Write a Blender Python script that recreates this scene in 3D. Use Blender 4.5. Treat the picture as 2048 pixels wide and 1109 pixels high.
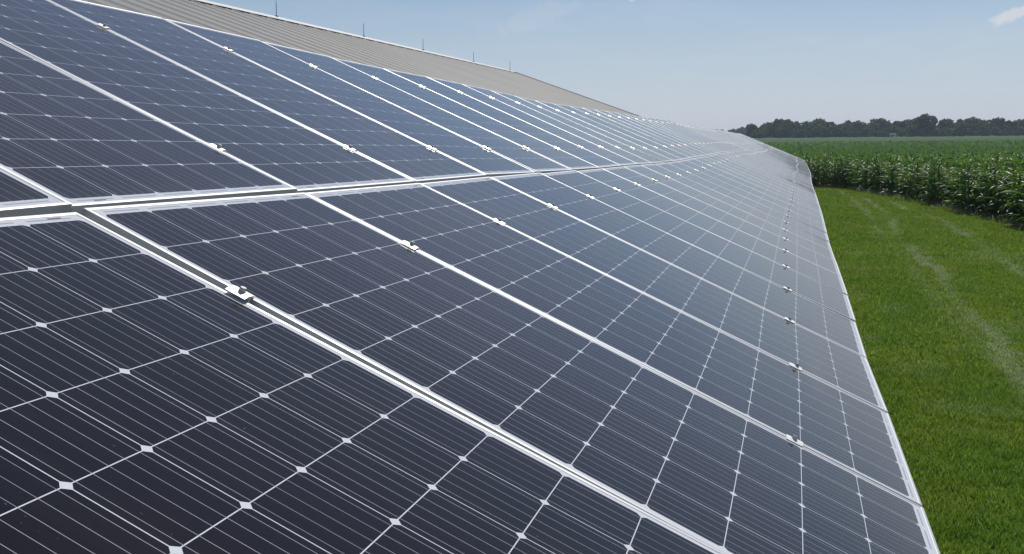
import bpy, bmesh, math, random
import numpy as np
from mathutils import Matrix, Vector

for _o in list(bpy.data.objects):
    bpy.data.objects.remove(_o)
scene = bpy.context.scene
COL = scene.collection

# ------------------------------------------------------------------ survey constants
# slope axes of the array (along the row, up the slope, normal) in world axes, and the
# camera station measured in them; SAG/SHIFT is how the rows sag and wander along their length
FOCAL_PX = 2031.9438471137262
CAM_ROT =  [[0.963564,-0.026576,0.266155],
 [0.267294,0.132664,-0.954439],
 [-0.009944,0.990805,0.134934]]
BASIS = [[0.000000,-0.912143,0.409872],
 [0.999961,0.003631,0.008081],
 [-0.008859,0.409856,0.912107]]
CAMUVN = [-1.80222,-1.26874,0.73188]
SAG = [[0.068,0.037,0.014],
 [0.042,0.034,0.027],
 [0.013,0.036,0.037],
 [0.001,0.025,0.040],
 [-0.004,0.014,0.040],
 [-0.012,0.007,0.032],
 [-0.009,-0.001,0.014],
 [-0.005,-0.009,-0.005],
 [-0.004,-0.017,-0.016],
 [-0.010,-0.017,-0.018],
 [-0.018,-0.022,-0.022],
 [-0.019,-0.030,-0.033],
 [-0.012,-0.032,-0.049],
 [-0.002,-0.033,-0.060],
 [0.010,-0.026,-0.060],
 [0.020,-0.015,-0.054],
 [0.027,-0.009,-0.047],
 [0.032,-0.007,-0.041],
 [0.040,-0.001,-0.035],
 [0.048,0.009,-0.029],
 [0.054,0.016,-0.024],
 [0.056,0.017,-0.020],
 [0.056,0.017,-0.020],
 [0.058,0.019,-0.017],
 [0.059,0.024,-0.007],
 [0.061,0.033,0.007],
 [0.064,0.040,0.019],
 [0.070,0.045,0.021],
 [0.077,0.046,0.014],
 [0.086,0.046,0.005],
 [0.095,0.047,-0.003],
 [0.103,0.049,-0.006],
 [0.109,0.052,-0.006],
 [0.114,0.055,-0.004],
 [0.117,0.058,-0.001],
 [0.118,0.061,0.003],
 [0.120,0.064,0.008],
 [0.121,0.067,0.013],
 [0.122,0.070,0.019],
 [0.123,0.074,0.025],
 [0.124,0.078,0.031],
 [0.126,0.081,0.036],
 [0.128,0.085,0.041],
 [0.131,0.088,0.045],
 [0.134,0.091,0.048],
 [0.136,0.094,0.051],
 [0.137,0.095,0.054],
 [0.136,0.095,0.055],
 [0.131,0.093,0.056],
 [0.125,0.090,0.055],
 [0.118,0.086,0.054],
 [0.111,0.082,0.053],
 [0.105,0.078,0.052],
 [0.101,0.077,0.052],
 [0.100,0.076,0.053],
 [0.101,0.078,0.055],
 [0.105,0.081,0.058],
 [0.111,0.087,0.063],
 [0.120,0.094,0.069],
 [0.131,0.103,0.076],
 [0.144,0.113,0.084],
 [0.157,0.123,0.092],
 [0.170,0.134,0.100]]
SHIFT = [-0.005,-0.002,0.002,-0.002,-0.001,0.009,0.004,0.001,-0.001,-0.003,-0.007,-0.012,-0.016,-0.018,-0.020,-0.019,-0.018,-0.017,-0.016,-0.014,-0.011,
 -0.008,-0.007,-0.008,-0.010,-0.012,-0.016,-0.022,-0.030,-0.039,-0.048,-0.058,-0.066,-0.073,-0.078,-0.082,-0.085,-0.088,-0.089,-0.090,-0.090,-0.090,
 -0.089,-0.088,-0.088,-0.087,-0.086,-0.085,-0.084,-0.083,-0.083,-0.082,-0.082,-0.082,-0.083,-0.084,-0.085,-0.087,-0.088,-0.090,-0.093,-0.095,-0.097]
CLAMP_V0 = (1, [-1.610,-1.616,-1.600,-1.575,-1.552,-1.539,-1.527,-1.513,-1.506,-1.513,-1.519,-1.526,-1.533,-1.535,-1.537,-1.542,-1.544])
CLAMP_V1 = (0, [-0.413,-0.386,-0.372,-0.361,-0.343,-0.328,-0.314,-0.312,-0.302,-0.296,-0.291,-0.284,-0.282,-0.278,-0.275,-0.273,-0.268,-0.262,-0.253])
CLAMP_V2 = (1, [0.309,0.320,0.322,0.341,0.367,0.381,0.404,0.413,0.421,0.418,0.417,0.418,0.425,0.434,0.442,0.448,0.461,0.472,0.482,0.486,0.489,0.496,0.504])
CLAMP_V3 = (2, [1.563,1.555,1.569,1.586,1.603,1.618,1.626,1.629,1.634,1.645,1.660,1.676,1.690,1.697,1.701,1.704,1.707,1.710,1.711,1.714,1.720,1.728,1.735,1.740,
 1.742,1.744,1.747,1.748,1.749])
EDGE = [[1.15, 67.09], [2.56, 66.21], [3.57, 64.12], [3.98, 60.46], [4.91, 57.35], [5.66, 53.09], [6.21, 49.1], [6.64, 45.84], [6.99, 43.8], [7.47, 42.33], [7.58, 39.37], [7.63, 38.35]]
TRACK_0 = [[2.5, 60.89], [2.86, 55.09], [2.84, 49.36], [2.93, 45.99], [2.91, 42.6], [2.82, 38.17], [2.79, 35.49]]
TRACK_1 = [[3.46, 54.05], [3.51, 48.84], [3.65, 45.07], [3.58, 41.39], [3.37, 37.9], [3.2, 34.65], [3.22, 31.21], [3.24, 28.8], [3.25, 26.92], [3.26, 24.96], [3.11, 21.83], [3.07, 18.91], [3.05, 16.5], [2.98, 14.06]]
TRACK_2 = [[4.41, 52.74], [4.52, 49.56], [4.62, 46.74], [5.09, 44.77], [5.31, 41.28], [5.34, 33.54], [5.21, 28.84], [5.05, 24.45]]

SKY_STRENGTH = 0.066
SUN_STRENGTH = 4.0
EXPOSURE = 0.0
GLASS_ROUGH = 0.06
GLASS_IOR = 1.24
BUS_HALF = 0.016
DUST = 0.014
HAZE = 0.00022
EYE = 3.2                                   # camera height above the lawn
CAM_ROT = np.array(CAM_ROT); BASIS = np.array(BASIS); CAMUVN = np.array(CAMUVN)
SAG = np.array(SAG); SHIFT = np.array(SHIFT)
RNG = np.random.default_rng(11)
random.seed(5)

def W3(u, v, n):
    """array coordinates -> world"""
    return BASIS @ (np.array([u, v, n]) - CAMUVN) + np.array([0, 0, EYE])

# ------------------------------------------------------------------ camera
cam = bpy.data.cameras.new('camera')
cam.sensor_width = 36.0
cam.lens = 36.0 * FOCAL_PX / 2048.0
cam.clip_start = 0.05
cam.clip_end = 9000.0
cam_o = bpy.data.objects.new('camera', cam)
COL.objects.link(cam_o)
m4 = Matrix([list(CAM_ROT[0]) + [0], list(CAM_ROT[1]) + [0], list(CAM_ROT[2]) + [EYE], [0, 0, 0, 1]])
cam_o.matrix_world = m4
scene.camera = cam_o

# ------------------------------------------------------------------ world, sun, exposure
SUN_DIR = Vector((0.04, 0.64, 0.77)).normalized()          # towards the sun
SUN_EL = math.asin(SUN_DIR.z)
SUN_AZ = math.atan2(SUN_DIR.x, SUN_DIR.y)
world = bpy.data.worlds.new("World")
scene.world = world
world.use_nodes = True
wn = world.node_tree
for n in list(wn.nodes):
    wn.nodes.remove(n)

def N(nt, typ, **kw):
    n = nt.nodes.new(typ)
    for k, v in kw.items():
        if k == 'ins':
            for a, b in v.items():
                n.inputs[a].default_value = b
        else:
            setattr(n, k, v)
    return n

def M_(nt, op, a, b=None, c=None, clamp=False):
    n = nt.nodes.new('ShaderNodeMath'); n.operation = op; n.use_clamp = clamp
    for i, x in enumerate((a, b, c)):
        if x is None: continue
        if isinstance(x, (int, float)): n.inputs[i].default_value = x
        else: nt.links.new(x, n.inputs[i])
    return n.outputs[0]

def MIX(nt, f, a, b):
    n = nt.nodes.new('ShaderNodeMix'); n.data_type = 'RGBA'
    for i, x in ((0, f), (6, a), (7, b)):
        if isinstance(x, (int, float)): n.inputs[i].default_value = x
        elif isinstance(x, tuple): n.inputs[i].default_value = x if len(x) == 4 else x + (1,)
        else: nt.links.new(x, n.inputs[i])
    return n.outputs[2]

sky = N(wn, 'ShaderNodeTexSky', sky_type='NISHITA')
sky.sun_disc = False
sky.sun_elevation = SUN_EL
sky.sun_rotation = SUN_AZ
sky.altitude = 200.0
sky.air_density = 1.0
sky.dust_density = 0.35
sky.ozone_density = 2.5
tc = N(wn, 'ShaderNodeTexCoord')
sep = N(wn, 'ShaderNodeSeparateXYZ'); wn.links.new(tc.outputs['Generated'], sep.inputs[0])
# thin high cloud laid out on a plane high above (direction divided by its height)
zz = M_(wn, 'MAXIMUM', sep.outputs[2], 0.03)
cx = M_(wn, 'DIVIDE', sep.outputs[0], zz); cy = M_(wn, 'DIVIDE', sep.outputs[1], zz)
cmb = N(wn, 'ShaderNodeCombineXYZ'); wn.links.new(cx, cmb.inputs[0]); wn.links.new(cy, cmb.inputs[1])
mapn = N(wn, 'ShaderNodeMapping'); mapn.inputs['Scale'].default_value = (0.55, 0.22, 1); mapn.inputs['Location'].default_value = (3.1, 1.7, 0)
wn.links.new(cmb.outputs[0], mapn.inputs[0])
cn = N(wn, 'ShaderNodeTexNoise'); cn.inputs['Scale'].default_value = 1.3; cn.inputs['Detail'].default_value = 7; cn.inputs['Roughness'].default_value = 0.6
wn.links.new(mapn.outputs[0], cn.inputs[0])
thin = N(wn, 'ShaderNodeMapRange', interpolation_type='SMOOTHSTEP'); wn.links.new(cn.outputs[0], thin.inputs[0])
thin.inputs[1].default_value = 0.44; thin.inputs[2].default_value = 0.78; thin.inputs[3].default_value = 0.0; thin.inputs[4].default_value = 0.22

def cloud_spot(direction, w, h, amp, tilt=0.0):
    """one small cumulus puff at a compass direction, broken up by noise"""
    d = Vector(direction).normalized()
    rt = Vector((d.y, -d.x, 0)).normalized(); upv = rt.cross(d)
    r2 = rt * math.cos(tilt) + upv * math.sin(tilt); u2 = upv * math.cos(tilt) - rt * math.sin(tilt)
    def dot(v):
        n = N(wn, 'ShaderNodeVectorMath', operation='DOT_PRODUCT'); wn.links.new(tc.outputs['Generated'], n.inputs[0]); n.inputs[1].default_value = v; return n.outputs['Value']
    a = M_(wn, 'DIVIDE', dot(r2), w); b = M_(wn, 'DIVIDE', dot(u2), h)
    rr = M_(wn, 'SQRT', M_(wn, 'ADD', M_(wn, 'MULTIPLY', a, a), M_(wn, 'MULTIPLY', b, b)))
    nz = N(wn, 'ShaderNodeTexNoise'); nz.inputs['Scale'].default_value = 95; nz.inputs['Detail'].default_value = 6; nz.inputs['Roughness'].default_value = 0.62
    wn.links.new(tc.outputs['Generated'], nz.inputs[0])
    rr = M_(wn, 'ADD', rr, M_(wn, 'MULTIPLY', M_(wn, 'SUBTRACT', nz.outputs[0], 0.5), 1.7))
    mr = N(wn, 'ShaderNodeMapRange', interpolation_type='SMOOTHSTEP'); wn.links.new(rr, mr.inputs[0])
    mr.inputs[1].default_value = 1.05; mr.inputs[2].default_value = 0.45; mr.inputs[3].default_value = 0.0; mr.inputs[4].default_value = amp
    front = M_(wn, 'GREATER_THAN', dot(d), 0.5)
    return M_(wn, 'MULTIPLY', mr.outputs[0], front)

def pix_dir(x, y):
    d = CAM_ROT @ np.array([(x - 1024) / FOCAL_PX, -(y - 554.5) / FOCAL_PX, -1.0])
    return tuple(d / np.linalg.norm(d))
s1 = cloud_spot(pix_dir(2024, 30), 0.0215, 0.0062, 0.95, 0.36)
s2 = cloud_spot(pix_dir(1264, -4), 0.006, 0.004, 0.7, 0.2)
s3 = cloud_spot(pix_dir(1075, 35), 0.055, 0.014, 0.22, 0.3)
cl = M_(wn, 'MAXIMUM', M_(wn, 'MAXIMUM', s1, s2), M_(wn, 'MAXIMUM', s3, thin.outputs[0]))
# summer haze: the lowest band of the sky is whitened
hzm = N(wn, 'ShaderNodeMapRange', interpolation_type='SMOOTHSTEP'); wn.links.new(sep.outputs[2], hzm.inputs[0])
hzm.inputs[1].default_value = 0.20; hzm.inputs[2].default_value = -0.02; hzm.inputs[3].default_value = 0.0; hzm.inputs[4].default_value = 0.80
tint = N(wn, 'ShaderNodeMix', data_type='RGBA', blend_type='MULTIPLY'); tint.inputs[0].default_value = 1.0; wn.links.new(sky.outputs[0], tint.inputs[6]); tint.inputs[7].default_value = (.93, .99, 1.07, 1)
skyb = MIX(wn, hzm.outputs[0], tint.outputs[2], (8.2, 9.2, 11.2))
skycol = MIX(wn, cl, skyb, (9.6, 10.2, 11.2))
bg = N(wn, 'ShaderNodeBackground'); bg.inputs[1].default_value = SKY_STRENGTH
wn.links.new(skycol, bg.inputs[0])
wo = N(wn, 'ShaderNodeOutputWorld'); wn.links.new(bg.outputs[0], wo.inputs[0])

sl = bpy.data.lights.new('sun', 'SUN')
sl.energy = SUN_STRENGTH
sl.angle = math.radians(0.5)
sl.color = (1.0, 0.955, 0.88)
sun = bpy.data.objects.new('sun', sl); COL.objects.link(sun)
sun.rotation_euler = SUN_DIR.to_track_quat('Z', 'Y').to_euler()
sun.location = (20, 20, 60)

scene.view_settings.view_transform = 'Standard'
scene.view_settings.look = 'None'
scene.view_settings.exposure = EXPOSURE
scene.view_settings.gamma = 1.0
scene.view_settings.use_curve_mapping = False
scene.cycles.max_bounces = 6
scene.cycles.diffuse_bounces = 2
scene.cycles.glossy_bounces = 3
scene.cycles.transmission_bounces = 3
scene.cycles.transparent_max_bounces = 4
scene.cycles.volume_bounces = 0

# ------------------------------------------------------------------ helpers
def tag(o, label=None, cat=None, group=None, kind=None):
    if label: o['label'] = label
    if cat: o['category'] = cat
    if group: o['group'] = group
    if kind: o['kind'] = kind
    return o

def empty(name, loc=(0, 0, 0), mat=None):
    o = bpy.data.objects.new(name, None)
    o.empty_display_size = 0.2
    COL.objects.link(o)
    if mat is not None: o.matrix_world = mat
    else: o.location = loc
    return o

def link(name, me, parent=None, loc=None):
    o = bpy.data.objects.new(name, me)
    COL.objects.link(o)
    if parent is not None: o.parent = parent
    if loc is not None: o.location = loc
    return o

def arr_mesh(name, V, F, mat, attrs=None, smooth=False):
    """V (n,3); F list of (m,k) face arrays"""
    if not isinstance(F, (list, tuple)): F = [F]
    me = bpy.data.meshes.new(name)
    V = np.asarray(V, np.float32)
    nl = sum(f.size for f in F); nf = sum(len(f) for f in F)
    me.vertices.add(len(V)); me.vertices.foreach_set('co', V.ravel())
    me.loops.add(nl); me.polygons.add(nf)
    me.loops.foreach_set('vertex_index', np.concatenate([f.ravel() for f in F]).astype(np.int32))
    tot = np.concatenate([np.full(len(f), f.shape[1]) for f in F]).astype(np.int32)
    st = np.concatenate([[0], np.cumsum(tot)[:-1]]).astype(np.int32)
    me.polygons.foreach_set('loop_start', st); me.polygons.foreach_set('loop_total', tot)
    if smooth: me.polygons.foreach_set('use_smooth', np.ones(nf, bool))
    me.update(calc_edges=True)
    for k, a in (attrs or {}).items():
        at = me.attributes.new(k, 'FLOAT', 'POINT'); at.data.foreach_set('value', np.asarray(a, np.float32))
    if mat: me.materials.append(mat)
    return me

class MB:
    """collects simple solids into one mesh"""
    def __init__(self): self.v = []; self.f = []
    def quadstrip(self, rings, closed=True, caps=True):
        b = len(self.v); k = len(rings[0])
        for r in rings: self.v += [tuple(p) for p in r]
        for i in range(len(rings) - 1):
            for j in range(k if closed else k - 1):
                a = b + i * k + j; c = b + i * k + (j + 1) % k
                self.f.append((a, c, c + k, a + k))
        if caps and closed:
            self.f.append(tuple(b + j for j in range(k))[::-1])
            e = b + (len(rings) - 1) * k
            self.f.append(tuple(e + j for j in range(k)))
    def box(self, x0, x1, y0, y1, z0, z1, tf=None):
        P = [(x0, y0), (x1, y0), (x1, y1), (x0, y1)]
        r = [[(x, y, z0) for x, y in P], [(x, y, z1) for x, y in P]]
        if tf: r = [[tf(*p) for p in q] for q in r]
        self.quadstrip(r)
    def tube(self, pts, rad, seg=8):
        rings = []
        for i, p in enumerate(pts):
            p = Vector(p); q = Vector(pts[min(i + 1, len(pts) - 1)]) - Vector(pts[max(i - 1, 0)])
            q.normalize(); a = q.orthogonal().normalized(); b = q.cross(a)
            r = rad[i] if isinstance(rad, (list, tuple)) else rad
            rings.append([p + (a * math.cos(t) + b * math.sin(t)) * r for t in [2 * math.pi * j / seg for j in range(seg)]])
        self.quadstrip(rings)
    def mesh(self, name, mat, smooth=False, bevel=0.0):
        me = bpy.data.meshes.new(name); me.from_pydata([tuple(p) for p in self.v], [], self.f)
        bm = bmesh.new(); bm.from_mesh(me)
        bmesh.ops.recalc_face_normals(bm, faces=bm.faces)
        if bevel: bmesh.ops.bevel(bm, geom=[e for e in bm.edges if e.calc_face_angle(0) > 0.6], offset=bevel, segments=1, affect='EDGES')
        bm.to_mesh(me); bm.free()
        if smooth:
            for p in me.polygons: p.use_smooth = True
        if mat: me.materials.append(mat)
        return me

def new_mat(name):
    m = bpy.data.materials.new(name); m.use_nodes = True
    nt = m.node_tree; p = nt.nodes['Principled BSDF']
    return m, nt, p

def simple_mat(name, col, rough=0.5, metal=0.0, noise=0.0, scale=8.0, spec=0.5):
    m, nt, p = new_mat(name)
    p.inputs['Roughness'].default_value = rough; p.inputs['Metallic'].default_value = metal
    p.inputs['Specular IOR Level'].default_value = spec
    if noise:
        t = N(nt, 'ShaderNodeTexCoord'); nz = N(nt, 'ShaderNodeTexNoise'); nz.inputs['Scale'].default_value = scale; nz.inputs['Detail'].default_value = 6
        nt.links.new(t.outputs['Object'], nz.inputs[0])
        a = tuple(c * (1 - noise) for c in col); b = tuple(min(1, c * (1 + noise)) for c in col)
        mr = N(nt, 'ShaderNodeMapRange'); nt.links.new(nz.outputs[0], mr.inputs[0]); mr.inputs[1].default_value = .3; mr.inputs[2].default_value = .7
        nt.links.new(MIX(nt, mr.outputs[0], a, b), p.inputs['Base Color'])
    else: p.inputs['Base Color'].default_value = col + (1,)
    return m

# ------------------------------------------------------------------ solar array geometry
PITCH = 1.009; GAP = 0.020; SEAM = 0.0125; PW = PITCH - SEAM; PL = 1.971; CELL = 0.1588
NODE_V = (-GAP / 2 - PL, 0.0, GAP / 2 + PL)
def sag_at(u, v):
    a = min(max(u / PITCH + 2, 0), len(SAG) - 1.001); i = int(a); s = a - i
    j = 0 if v < 0 else 1; t = (v - NODE_V[j]) / (NODE_V[j + 1] - NODE_V[j])
    h = (SAG[i, j] * (1 - t) + SAG[i, j + 1] * t) * (1 - s) + (SAG[i + 1, j] * (1 - t) + SAG[i + 1, j + 1] * t) * s
    return h, SHIFT[i] * (1 - s) + SHIFT[i + 1] * s
def AP(u, v, n=0.0):
    """point on the sagging array surface (frame tops), n above it"""
    h, d = sag_at(u, v)
    return Vector(W3(u, v + d, h + n))
def frame_at(u0, u1, v0, v1):
    a, b, c, d = AP(u0, v0), AP(u1, v0), AP(u1, v1), AP(u0, v1)
    ctr = (a + b + c + d) / 4; eu = (b + c - a - d).normalized(); ev = (c + d - a - b)
    n = eu.cross(ev).normalized(); ev = n.cross(eu)
    return Matrix(((eu.x, ev.x, n.x, ctr.x), (eu.y, ev.y, n.y, ctr.y), (eu.z, ev.z, n.z, ctr.z), (0, 0, 0, 1)))

# glass laminate: cells, busbars, white backsheet, ribbons
def laminate_mat():
    m, nt, p = new_mat('solar_laminate')
    t = N(nt, 'ShaderNodeTexCoord'); s = N(nt, 'ShaderNodeSeparateXYZ'); nt.links.new(t.outputs['Object'], s.inputs[0])
    x, y = s.outputs[0], s.outputs[1]
    gx = M_(nt, 'DIVIDE', x, CELL); gy = M_(nt, 'DIVIDE', y, CELL)
    fx = M_(nt, 'FLOOR', gx); fy = M_(nt, 'FLOOR', gy)
    a = M_(nt, 'SUBTRACT', M_(nt, 'SUBTRACT', gx, fx), 0.5); b = M_(nt, 'SUBTRACT', M_(nt, 'SUBTRACT', gy, fy), 0.5)
    aa = M_(nt, 'ABSOLUTE', a); ab = M_(nt, 'ABSOLUTE', b)
    half = 0.4940
    cell = M_(nt, 'MULTIPLY', M_(nt, 'LESS_THAN', aa, half), M_(nt, 'LESS_THAN', ab, half))
    cell = M_(nt, 'MULTIPLY', cell, M_(nt, 'LESS_THAN', M_(nt, 'ADD', aa, ab), 0.932))
    inb = M_(nt, 'MULTIPLY', M_(nt, 'LESS_THAN', M_(nt, 'ABSOLUTE', x), CELL * 3), M_(nt, 'LESS_THAN', M_(nt, 'ABSOLUTE', y), CELL * 6))
    cell = M_(nt, 'MULTIPLY', cell, inb)
    c5 = M_(nt, 'MULTIPLY', M_(nt, 'ADD', a, 0.5), 5.0); c5 = M_(nt, 'SUBTRACT', M_(nt, 'FRACT', c5), 0.5)
    bus = M_(nt, 'LESS_THAN', M_(nt, 'ABSOLUTE', c5), BUS_HALF)
    bus = M_(nt, 'MULTIPLY', bus, M_(nt, 'LESS_THAN', M_(nt, 'ABSOLUTE', y), CELL * 6 + 0.006))
    bus = M_(nt, 'MULTIPLY', bus, M_(nt, 'LESS_THAN', M_(nt, 'ABSOLUTE', x), CELL * 3))
    # solder breaks along the busbar: slightly brighter and duller stretches
    oi = N(nt, 'ShaderNodeObjectInfo')
    cv = N(nt, 'ShaderNodeCombineXYZ'); nt.links.new(fx, cv.inputs[0]); nt.links.new(fy, cv.inputs[1]); nt.links.new(M_(nt, 'MULTIPLY', oi.outputs['Random'], 91.0), cv.inputs[2])
    wnz = N(nt, 'ShaderNodeTexWhiteNoise', noise_dimensions='3D'); nt.links.new(cv.outputs[0], wnz.inputs[0])
    cellcol = MIX(nt, wnz.outputs['Value'], (0.0016, 0.0018, 0.0075), (0.0050, 0.0042, 0.0098))
    # large soft unevenness over each panel and the whole array
    nz = N(nt, 'ShaderNodeTexNoise'); nz.inputs['Scale'].default_value = 2.2; nz.inputs['Detail'].default_value = 3; nt.links.new(t.outputs['Object'], nz.inputs[0])
    geo0 = N(nt, 'ShaderNodeNewGeometry'); nzp = N(nt, 'ShaderNodeTexNoise'); nzp.inputs['Scale'].default_value = .9; nzp.inputs['Detail'].default_value = 2; nt.links.new(geo0.outputs['Position'], nzp.inputs[0])
    mrp = N(nt, 'ShaderNodeMapRange'); nt.links.new(nzp.outputs[0], mrp.inputs[0]); mrp.inputs[1].default_value = .4; mrp.inputs[2].default_value = .6
    cellcol = MIX(nt, .5, cellcol, MIX(nt, mrp.outputs[0], (0.003, 0.0055, 0.0085), (0.0085, 0.0045, 0.0090)))
    cellcol = MIX(nt, M_(nt, 'MULTIPLY', nz.outputs[0], 0.30), cellcol, (0.006, 0.0065, 0.010))
    cellcol = MIX(nt, M_(nt, 'MULTIPLY', oi.outputs['Random'], .4), cellcol, (0.0085, 0.0065, 0.0085))
    buscol = MIX(nt, wnz.outputs['Value'], (0.27, 0.28, 0.33), (0.42, 0.43, 0.47))
    # printed ribbon dashes in the end margins
    ay = M_(nt, 'ABSOLUTE', y)
    rib = M_(nt, 'MULTIPLY', M_(nt, 'GREATER_THAN', ay, CELL * 6 + 0.008), M_(nt, 'LESS_THAN', ay, CELL * 6 + 0.0135))
    dash = M_(nt, 'LESS_THAN', M_(nt, 'ABSOLUTE', M_(nt, 'SUBTRACT', M_(nt, 'FRACT', M_(nt, 'MULTIPLY', gx, 1.0)), 0.47)), 0.40)
    rib = M_(nt, 'MULTIPLY', M_(nt, 'MULTIPLY', rib, dash), M_(nt, 'LESS_THAN', M_(nt, 'ABSOLUTE', x), CELL * 2.9))
    white = MIX(nt, rib, (0.66, 0.68, 0.72), (0.40, 0.42, 0.47))
    col = MIX(nt, cell, white, cellcol)
    col = MIX(nt, bus, col, buscol)
    # dust: sparse specks and a fine film
    n2 = N(nt, 'ShaderNodeTexNoise'); n2.inputs['Scale'].default_value = 95; n2.inputs['Detail'].default_value = 3; n2.inputs['Roughness'].default_value = .7
    geo = N(nt, 'ShaderNodeNewGeometry'); nt.links.new(geo.outputs['Position'], n2.inputs[0])
    mr = N(nt, 'ShaderNodeMapRange'); nt.links.new(n2.outputs[0], mr.inputs[0]); mr.inputs[1].default_value = .70; mr.inputs[2].default_value = .80; mr.inputs[4].default_value = .55
    col = MIX(nt, mr.outputs[0], col, (0.30, 0.30, 0.31))
    n3 = N(nt, 'ShaderNodeTexNoise'); n3.inputs['Scale'].default_value = 5; n3.inputs['Detail'].default_value = 8; n3.inputs['Roughness'].default_value = .65
    nt.links.new(geo.outputs['Position'], n3.inputs[0])
    # rain streaks running down the slope and a dirtier band above the lower frame
    mp = N(nt, 'ShaderNodeMapping'); mp.inputs['Scale'].default_value = (26, 1.6, 1); nt.links.new(t.outputs['Object'], mp.inputs[0])
    ofs = N(nt, 'ShaderNodeCombineXYZ'); nt.links.new(M_(nt, 'MULTIPLY', oi.outputs['Random'], 60.0), ofs.inputs[0]); nt.links.new(ofs.outputs[0], mp.inputs['Location'])
    n4 = N(nt, 'ShaderNodeTexNoise'); n4.inputs['Scale'].default_value = 1.0; n4.inputs['Detail'].default_value = 4; nt.links.new(mp.outputs[0], n4.inputs[0])
    stk = N(nt, 'ShaderNodeMapRange'); nt.links.new(n4.outputs[0], stk.inputs[0]); stk.inputs[1].default_value = .5; stk.inputs[2].default_value = .85; stk.inputs[4].default_value = .022
    low = N(nt, 'ShaderNodeMapRange'); nt.links.new(y, low.inputs[0]); low.inputs[1].default_value = -PL / 2 + .12; low.inputs[2].default_value = -PL / 2 + .01; low.inputs[4].default_value = .10
    film = M_(nt, 'MULTIPLY', n3.outputs[0], DUST)
    film = M_(nt, 'ADD', film, M_(nt, 'ADD', stk.outputs[0], M_(nt, 'MULTIPLY', low.outputs[0], n3.outputs[0])))
    col = MIX(nt, film, col, (0.34, 0.33, 0.33))
    nt.links.new(col, p.inputs['Base Color'])
    r = N(nt, 'ShaderNodeMapRange'); nt.links.new(n3.outputs[0], r.inputs[0]); r.inputs[1].default_value = .3; r.inputs[2].default_value = .7; r.inputs[3].default_value = GLASS_ROUGH * .8; r.inputs[4].default_value = GLASS_ROUGH * 1.25
    nt.links.new(r.outputs[0], p.inputs['Roughness'])
    p.inputs['IOR'].default_value = GLASS_IOR
    p.inputs['Sheen Weight'].default_value = 0.38; p.inputs['Sheen Roughness'].default_value = 0.36; p.inputs['Sheen Tint'].default_value = (1.0, .90, .93, 1)
    return m

MAT_LAM = laminate_mat()
def alu_mat(name, base, rough, metal):
    m, nt, p = new_mat(name)
    t = N(nt, 'ShaderNodeNewGeometry'); nz = N(nt, 'ShaderNodeTexNoise'); nz.inputs['Scale'].default_value = 14; nz.inputs['Detail'].default_value = 5
    nt.links.new(t.outputs['Position'], nz.inputs[0])
    nt.links.new(MIX(nt, nz.outputs[0], tuple(c * .92 for c in base), tuple(min(1, c * 1.05) for c in base)), p.inputs['Base Color'])
    p.inputs['Roughness'].default_value = rough; p.inputs['Metallic'].default_value = metal
    return m
MAT_FRAME = alu_mat('anodised_frame', (0.58, 0.59, 0.605), 0.48, 0.42)
MAT_CLAMP = alu_mat('mill_aluminium', (0.90, 0.89, 0.85), 0.45, 0.5)
MAT_BOLT = alu_mat('stainless_steel', (0.52, 0.51, 0.50), 0.28, 1.0)
MAT_RAIL = alu_mat('rail_aluminium', (0.50, 0.50, 0.50), 0.5, 0.7)
MAT_GALV = simple_mat('galvanised_steel', (0.36, 0.37, 0.38), 0.55, 0.8, 0.15, 6)
MAT_PRINT = simple_mat('grey_print', (0.16, 0.17, 0.19), 0.6)

def build_frame_mesh():
    mb = MB(); hx, hy = PW / 2, PL / 2; w = 0.0098
    # mitred picture-frame ring: outer wall, top, inner lip, back flange
    prof = [(0, -0.035), (0, -0.0007), (0.0022, 0), (w - 0.0025, 0), (w, -0.0008), (w, -0.0022), (0.0035, -0.0052), (0.0035, -0.030), (0.024, -0.033), (0.024, -0.035)]
    rings = []
    for sx, sy in ((-1, -1), (1, -1), (1, 1), (-1, 1)):
        rings.append([(sx * (hx - d), sy * (hy - d), z) for d, z in prof])
    rings.append(rings[0])
    mb.quadstrip(rings, closed=True, caps=False)
    me = mb.mesh('frame', MAT_FRAME)
    bm = bmesh.new(); bm.from_mesh(me); bmesh.ops.remove_doubles(bm, verts=bm.verts, dist=1e-5)
    bmesh.ops.recalc_face_normals(bm, faces=bm.faces); bm.to_mesh(me); bm.free()
    return me
def build_laminate_mesh():
    mb = MB(); hx, hy = PW / 2 - 0.004, PL / 2 - 0.004
    mb.box(-hx, hx, -hy, hy, -0.0050, -0.0016)
    return mb.mesh('laminate', MAT_LAM)
def build_print_mesh():
    # small illegible serial strip printed on the backsheet by one corner, a hair above the glass
    mb = MB(); random.seed(3); x = PW / 2 - 0.105
    for i in range(9):
        w = random.uniform(0.0018, 0.0045); mb.box(x, x + w, -0.0022, 0.0022, 0, 0.0006); x += w + 0.0014
    return mb.mesh('serial_print', MAT_PRINT)
ME_FRAME, ME_LAM, ME_PRINT = build_frame_mesh(), build_laminate_mesh(), build_print_mesh()

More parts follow.
